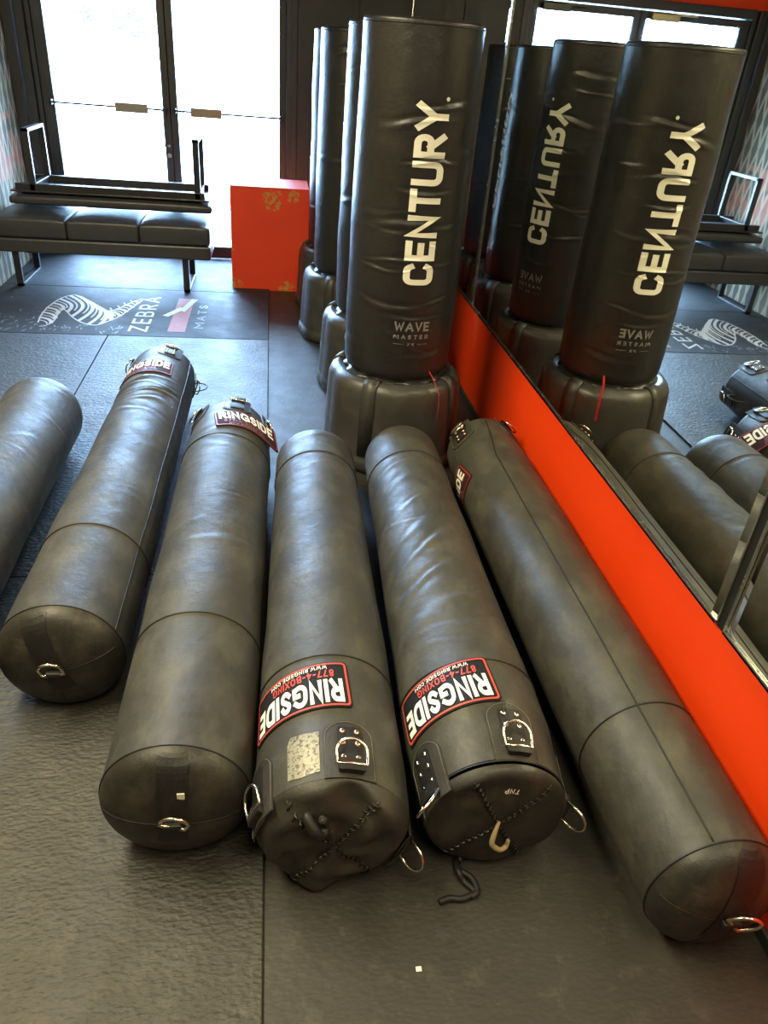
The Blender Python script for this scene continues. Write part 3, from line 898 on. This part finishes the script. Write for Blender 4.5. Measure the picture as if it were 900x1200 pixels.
lp = [gD(.15, D(205), .004), gD(.168, D(206), .02)]
lp2 = [(lp[1].x, lp[1].y - .03, .02), (lp[1].x + .01, lp[1].y - .045, .008), (lp[1].x + .03, lp[1].y - .07, .006), (lp[1].x + .0, lp[1].y - .085, .006), (lp[1].x - .03, lp[1].y - .083, .008), (lp[1].x - .055, lp[1].y - .090, .008)]
tubes('lace', [lp + [Vector(p) for p in lp2], [Vector((lp[1].x + .005, lp[1].y - .02, .012)), Vector((lp[1].x + .03, lp[1].y - .04, .010)), Vector((lp[1].x + .036, lp[1].y - .07, .008)), Vector((lp[1].x + .02, lp[1].y - .082, .007))]], .0075, 'lace', D_)
# --- E against the wall
yE = .742
E_, tE, LE, dn, df = heavy_bag('heavy bag lying against the red wall, ring on its rounded near end', .920, -.008, yE, 2.87, .157, .157, 'dome', 'flap', [1.185 - yE], wrinkles(5, .6, 1.8, (-60, 20), .0010, seed=20), .0012, 5, FZ, .9, ((0, .142), (.12, .144), (.7, .155)), 1.09)
dome_end(E_, tE, LE, False, .075, band_phi=D(12), ring_rot=-.9)
flap_end(E_, tE, LE, True, .012, 8, lace=False)
label(tE, 2.50 - yE, D(-112), 1, D(10), E_, .27, .15, True)
strap_patch(tE, LE - .09, D(-48), -1, E_)
strap_patch(tE, LE - .09, D(42), -1, E_, rivets=False)
tubes('long_seam', [[tE.pt(q, D(-16) + max(0, q - 1.75) * .9, .0006) for q in np.linspace(.08, LE - .05, 100)]], .0022, 'pipe', E_, False, 6)
# --- F at the left edge
F_, tF, LF, dn, df = heavy_bag('heavy bag cut off by the left photo edge, plain rounded far end', -.985, -.002, 1.0, 3.27, .166, .166, 'dome', 'dome', [.45], wrinkles(9, 1.3, 2.1, (-20, 60), .0010, seed=30), .002, 6, 0)
dome_end(F_, tF, LF, True, .15, band=False, ring=False, seamlines=False)
dome_end(F_, tF, LF, False, .075)

# ------------------------------------------------------------------ freestanding bags
def free_bag(x, y, face, lab, lettered=True, seed=0, top=1.725):
    t = thing('freestanding_bag', lab, 'punching bag', (x, y, FZ), 0, 'freestanding bags along the mirror wall')
    z0, z1 = .40 - FZ, top - FZ
    rr = random.Random(seed)
    wr = [(a, b, c, d_ * .62, e, f * 1.25) for a, b, c, d_, e, f in [(.905, D(-12) + face, .02, .011, .75, .0055), (.765, D(8) + face, .02, .010, .5, .006), (1.28, D(12) + face, -.015, .011, .6, .005), (1.18, D(5) + face, .01, .013, .5, .003), (1.42, D(-5) + face, .02, .02, .8, .003), (.60, D(-4) + face, -.12, .016, .45, .004), (1.05, D(-10) + face, .02, .015, .9, .003)]]
    wr += [(rr.uniform(.5, 1.65), rr.uniform(-PI, PI), rr.uniform(-.04, .04), .012, rr.uniform(.4, .9), .0034) for _ in range(18)]
    R = .235
    tb = Tube([(z0, R * .985), (z0 + .4, R), (z1 - .3, R * .975), (z1, R * .955)], None, wr, True, .0022, seed)
    n = 190
    ts = np.linspace(z0 + .06, z1 - .012, n); T, Q = np.meshgrid(ts, PH, indexing='ij')
    X, Y, Z = tb.P(T, Q)
    # rounded bottom and rim
    bt = []; 
    for a in np.linspace(0, PI / 2, 7)[:-1]:
        k = (R - .06 + .06 * math.sin(a)) / R; x, y_, z = tb.P(ts[0] + 0 * PH, PH); bt.append((x * k, y_ * k, 0 * PH + z0 + .06 * (1 - math.cos(a))))
    ctr = (bt[0][0] * .02, bt[0][1] * .02, bt[0][2])
    tp = []
    for a in np.linspace(PI / 2, 0, 5)[1:]:
        k = (R - .014 + .014 * math.sin(a)) / R; x, y_, z = tb.P(ts[-1] + 0 * PH, PH); tp.append((x * k, y_ * k, 0 * PH + z1 - .012 + .012 * math.cos(a)))
    tp.append((tp[-1][0] * .6, tp[-1][1] * .6, tp[-1][2] + .004)); tp.append((tp[-2][0] * .01, tp[-2][1] * .01, tp[-2][2] + .006))
    st = lambda i: np.vstack([ctr[i][None]] + [b[i][None] for b in bt] + [(X, Y, Z)[i]] + [c[i][None] for c in tp])
    bg = grid('bag', -st(0) * -1, st(1), st(2), 'vinyl', t)
    piping(tb, [z1 - .018], bg, .0025)
    if lettered:
        def fm(u, v, o): return tb.pt(1.165 + u, face - v / R, o)
        drape('lettering', text_polys('CENTURY', .124, .222, .115, .65, 0, SQ), fm, .0024, 0, 'cream', bg, .006)
        dot = [[Vector((.335 + .007 * math.cos(a), -.052 + .007 * math.sin(a))) for a in np.linspace(0, 2 * PI, 12, endpoint=False)]]
        drape('registered_mark', dot, fm, .0024, 0, 'cream', bg, 0)
        def fh(z): return lambda u, v, o: tb.pt(z + v, face - D(1) + u / R, o)
        drape('small_lettering', text_polys('WAVE', .040, .21, .12, .150), fh(.672), .0024, 0, 'greyprint', bg, .006)
        drape('small_lettering', text_polys('MASTER', .018, .20, .42, .150), fh(.628), .0024, 0, 'greyprint', bg, .006)
        ln = [[Vector((a, -.001)), Vector((b, -.001)), Vector((b, .001)), Vector((a, .001))] for a, b in ((-.075, -.03), (.03, .075))]
        drape('rule_print', ln, fh(.597), .0015, 0, 'greyprint', bg, .012)
        drape('small_lettering', text_polys('XXL', .012, .2, .3, .03) if 'L' in G else text_polys('XX', .012, .2, .3, .03), fh(.597), .0015, 0, 'greyprint', bg, .012)
    # water base: soft octagon with indents, belt strap moulded in, neck
    oct_ = lambda a: 1 - .035 * (1 - abs(math.cos(4 * (a + .2)))) * 1.0
    prof = [(.30, 0), (.322, .006), (.330, .03), (.326, .06), (.320, .068), (.318, .08), (.306, .32), (.302, .375), (.290, .405), (.266, .422), (.245, .420), (.225, .408), (.20, .402), (.16, .402), (.15, .412)]
    bs = lathe('base', prof, 'plastic', t, 96, shape=oct_)
    for a in (-.9, .55, 2.2, 3.9):
        c, s = math.cos(a - 1.2), math.sin(a - 1.2)
        pts = [(.318 * oct_(a - 1.2), .085), (.304, .32), (.300, .38), (.285, .412), (.262, .428), (.235, .420)]
        V = []; F = []
        for (r_, z_) in pts:
            for w_ in (-.032, .032): V.append((c * (r_ - .002) - s * w_, s * (r_ - .002) + c * w_, z_))
        for i in range(len(pts) - 1): F.append((2 * i, 2 * i + 1, 2 * i + 3, 2 * i + 2))
        rb = mesh('base_rib', V, F, 'plastic', bs, True)
        sm = rb.modifiers.new('s', 'SOLIDIFY'); sm.thickness = .010; sm.offset = 0
    V, F = tube_data([(.10 * math.cos(-1.75), .21 * math.sin(-1.75), .385), (.10 * math.cos(-1.75), .21 * math.sin(-1.75), .412)], .035, n=24)
    mesh('fill_cap', V, F, 'plastic', bs)
    # wrinkled sleeve skirt between bag and base
    def shp(a): return 1 + .05 * math.sin(9 * a + seed) + .03 * math.sin(17 * a)
    lathe('sleeve_skirt', [(.225, .405), (.238, .412), (.228, .420), (.20, .430), (.18, .45)], 'vinyl', t, 96, shape=shp)
    return t
fb = free_bag(.555, 3.2, D(5), 'nearest freestanding bag, white lettering facing the camera', True, 1)
V = []
for (x_, y_, z_) in ((.112, -.215, .462), (.128, -.262, .440), (.146, -.298, .395), (.150, -.306, .340), (.147, -.304, .285)):
    for q_ in (-.007, .007): V.append((x_ + .23 * q_ , y_ - .004 + .97 * q_, z_ - FZ))
rb = mesh('zip_tag', V, [(2 * i, 2 * i + 1, 2 * i + 3, 2 * i + 2) for i in range(4)], 'redribbon', fb); rb['label'] = 'thin red tag hanging over the base'
sm = rb.modifiers.new('s', 'SOLIDIFY'); sm.thickness = .001
free_bag(.575, 4.02, D(58), 'second freestanding bag from the front, right behind the lettered one', True, 2, top=1.735)
free_bag(.50, 4.9, D(100), 'third freestanding bag from the front, in the row along the mirror', True, 3, top=1.72)
free_bag(.495, 5.58, D(130), 'farthest freestanding bag, beside the red box', True, 4)

# ------------------------------------------------------------------ red box
t = thing('plyo_box', 'red painted wooden box with chipped edges standing by the glass doors', 'box', (-.015, 5.87, FZ))
w, h, dpt = .575, .745, .44
pn = .018
for nm, b_ in (('front_panel', (-w / 2, w / 2, 0, pn, 0, h)), ('back_panel', (-w / 2, w / 2, dpt - pn, dpt, 0, h)), ('side_panel', (-w / 2, -w / 2 + pn, pn, dpt - pn, 0, h)), ('side_panel', (w / 2 - pn, w / 2, pn, dpt - pn, 0, h)), ('top_panel', (-w / 2 + pn, w / 2 - pn, pn, dpt - pn, h - pn, h - .001)), ('bottom_panel', (-w / 2 + pn, w / 2 - pn, pn, dpt - pn, 0.001, pn))):
    box(nm, *b_, 'redbox', t, .002)

# ------------------------------------------------------------------ benches
def bench(lab, loc, x0, x1, dep, leg_h, fr_h, pad_h, leg_x, inverted=False):
    t = thing('bench', lab, 'bench', loc, 0, 'stacked benches by the doors')
    tot = leg_h + fr_h + pad_h
    zz = (lambda a: tot - a) if inverted else (lambda a: a)
    def zb(a, b): return (min(zz(a), zz(b)), max(zz(a), zz(b)))
    bm = bmesh.new()
    a, b = zb(leg_h, leg_h + fr_h)
    if inverted:
        add_box(bm, x0 + .05, x1 - .05, .03, .07, a, b, .004); add_box(bm, x0 + .05, x1 - .05, dep - .07, dep - .03, a, b, .004)
        for q in leg_x: add_box(bm, q - .02, q + .02, .03, dep - .03, a, b, .004)
        a2, b2 = zb(leg_h + fr_h - .012, leg_h + fr_h); add_box(bm, x0 + .02, x1 - .02, .01, dep - .01, a2, b2, .003)
    else:
        add_box(bm, x0, x1, 0, dep, a, b, .012)
    from_bm('seat_frame', bm, 'bench' if not inverted else 'steel', t)
    a, b = zb(leg_h + fr_h, tot)
    n = 1 if inverted else 3; wd = (x1 - x0) / n
    for i in range(n):
        # puffed cushion
        X0, X1 = x0 + i * wd + .002, x0 + (i + 1) * wd - .002
        m = 14; V = []; F = []
        def puff(u, v): return (1 - abs(2 * u - 1) ** 4) * (1 - abs(2 * v - 1) ** 4)
        for side in (0, 1):
            for iu in range(m + 1):
                for iv in range(m + 1):
                    u, v = iu / m, iv / m
                    px = X0 + (X1 - X0) * u; py = .0 + dep * v
                    e = .010 * (abs(2 * u - 1) ** 6 + abs(2 * v - 1) ** 6)
                    if (side == 1) != inverted: z = b - .018 * (1 - puff(u, v)) - e * .6
                    else: z = a + .006 * (1 - puff(u, v))
                    V.append((px, py, z))
        K = (m + 1) ** 2
        for iu in range(m):
            for iv in range(m):
                q0 = iu * (m + 1) + iv
                F.append((q0, q0 + 1, q0 + m + 2, q0 + m + 1)); F.append((K + q0, K + q0 + m + 1, K + q0 + m + 2, K + q0 + 1))
        ed = [iu * (m + 1) for iu in range(m + 1)] + [m * (m + 1) + iv for iv in range(1, m + 1)] + [iu * (m + 1) + m for iu in range(m - 1, -1, -1)] + [iv for iv in range(m - 1, 0, -1)]
        for k in range(len(ed)):
            c, d = ed[k], ed[(k + 1) % len(ed)]; F.append((c, d, K + d, K + c))
        o = mesh('cushion', V, F, 'bench', t, True)
        bmx = bmesh.new(); bmx.from_mesh(o.data); bmesh.ops.recalc_face_normals(bmx, faces=bmx.faces[:]); bmx.to_mesh(o.data); bmx.free()
        bv = o.modifiers.new('b', 'BEVEL'); bv.width = .016; bv.segments = 3; bv.limit_method = 'ANGLE'; bv.angle_limit = D(50)
    for q in leg_x:
        bm = bmesh.new(); f = .012
        y0_, y1_ = .035, dep - .03
        for (ya, yb, za, zb_) in ((y0_, y0_ + .028, 0, leg_h), (y1_ - .028, y1_, 0, leg_h), (y0_, y1_, 0, .022)):
            a, b = zb(za, zb_); add_box(bm, q - .022, q + .022, ya, yb, a, b, .003)
        from_bm('leg', bm, 'steel', t)
    return t
bench('upright black bench with three padded cushions, another bench stacked on it', (0, 5.65, 0), -1.905, -.44, .55, .245, .095, .155, (-1.79, -.625))
bench('bench stacked upside down with its metal legs pointing up', (0, 5.84, .525), -1.82, -.43, .50, .345, .055, .085, (-1.655, -.53), True)

# scrap of paper on the dark floor
bm = bmesh.new(); add_box(bm, -.006, .006, -.005, .005, 0, .002, .0005)
o = from_bm('paper_scrap', bm, 'tag'); o.location = (.297, .79, FZ); tag(o, 'tiny white paper scrap on the dark floor in the foreground', 'scrap')

# ------------------------------------------------------------------ light
w = bpy.data.worlds.new('sky'); scene.world = w; w.use_nodes = True
bgn = w.node_tree.nodes['Background']
bgn.inputs[0].default_value = (.40, .64, 1.0, 1); bgn.inputs[1].default_value = 40.0
def area(name, loc, rot, sx, sy, power, col):
    l = bpy.data.lights.new(name, 'AREA'); l.shape = 'RECTANGLE'; l.size = sx; l.size_y = sy; l.energy = power; l.color = col
    o = bpy.data.objects.new(name, l); COL.objects.link(o); o.location = loc; o.rotation_euler = rot
    return o
p = area('door_portal', (-.8, DY + .25, 1.05), (-PI / 2, 0, 0), 1.9, 2.2, 1, (1, 1, 1))
p.data.cycles.is_portal = True
WARM = (1.0, .88, .57)
area('ceiling_lamp', (-1.25, 1.9, CZ - .06), (0, 0, 0), .6, 2.6, 105, WARM)
area('ceiling_lamp', (.35, -.2, CZ - .06), (0, 0, 0), .6, 1.6, 26, WARM)

vs = scene.view_settings
vs.view_transform = 'Standard'; vs.look = 'None'; vs.gamma = 1; vs.use_curve_mapping = False; vs.exposure = 0.8
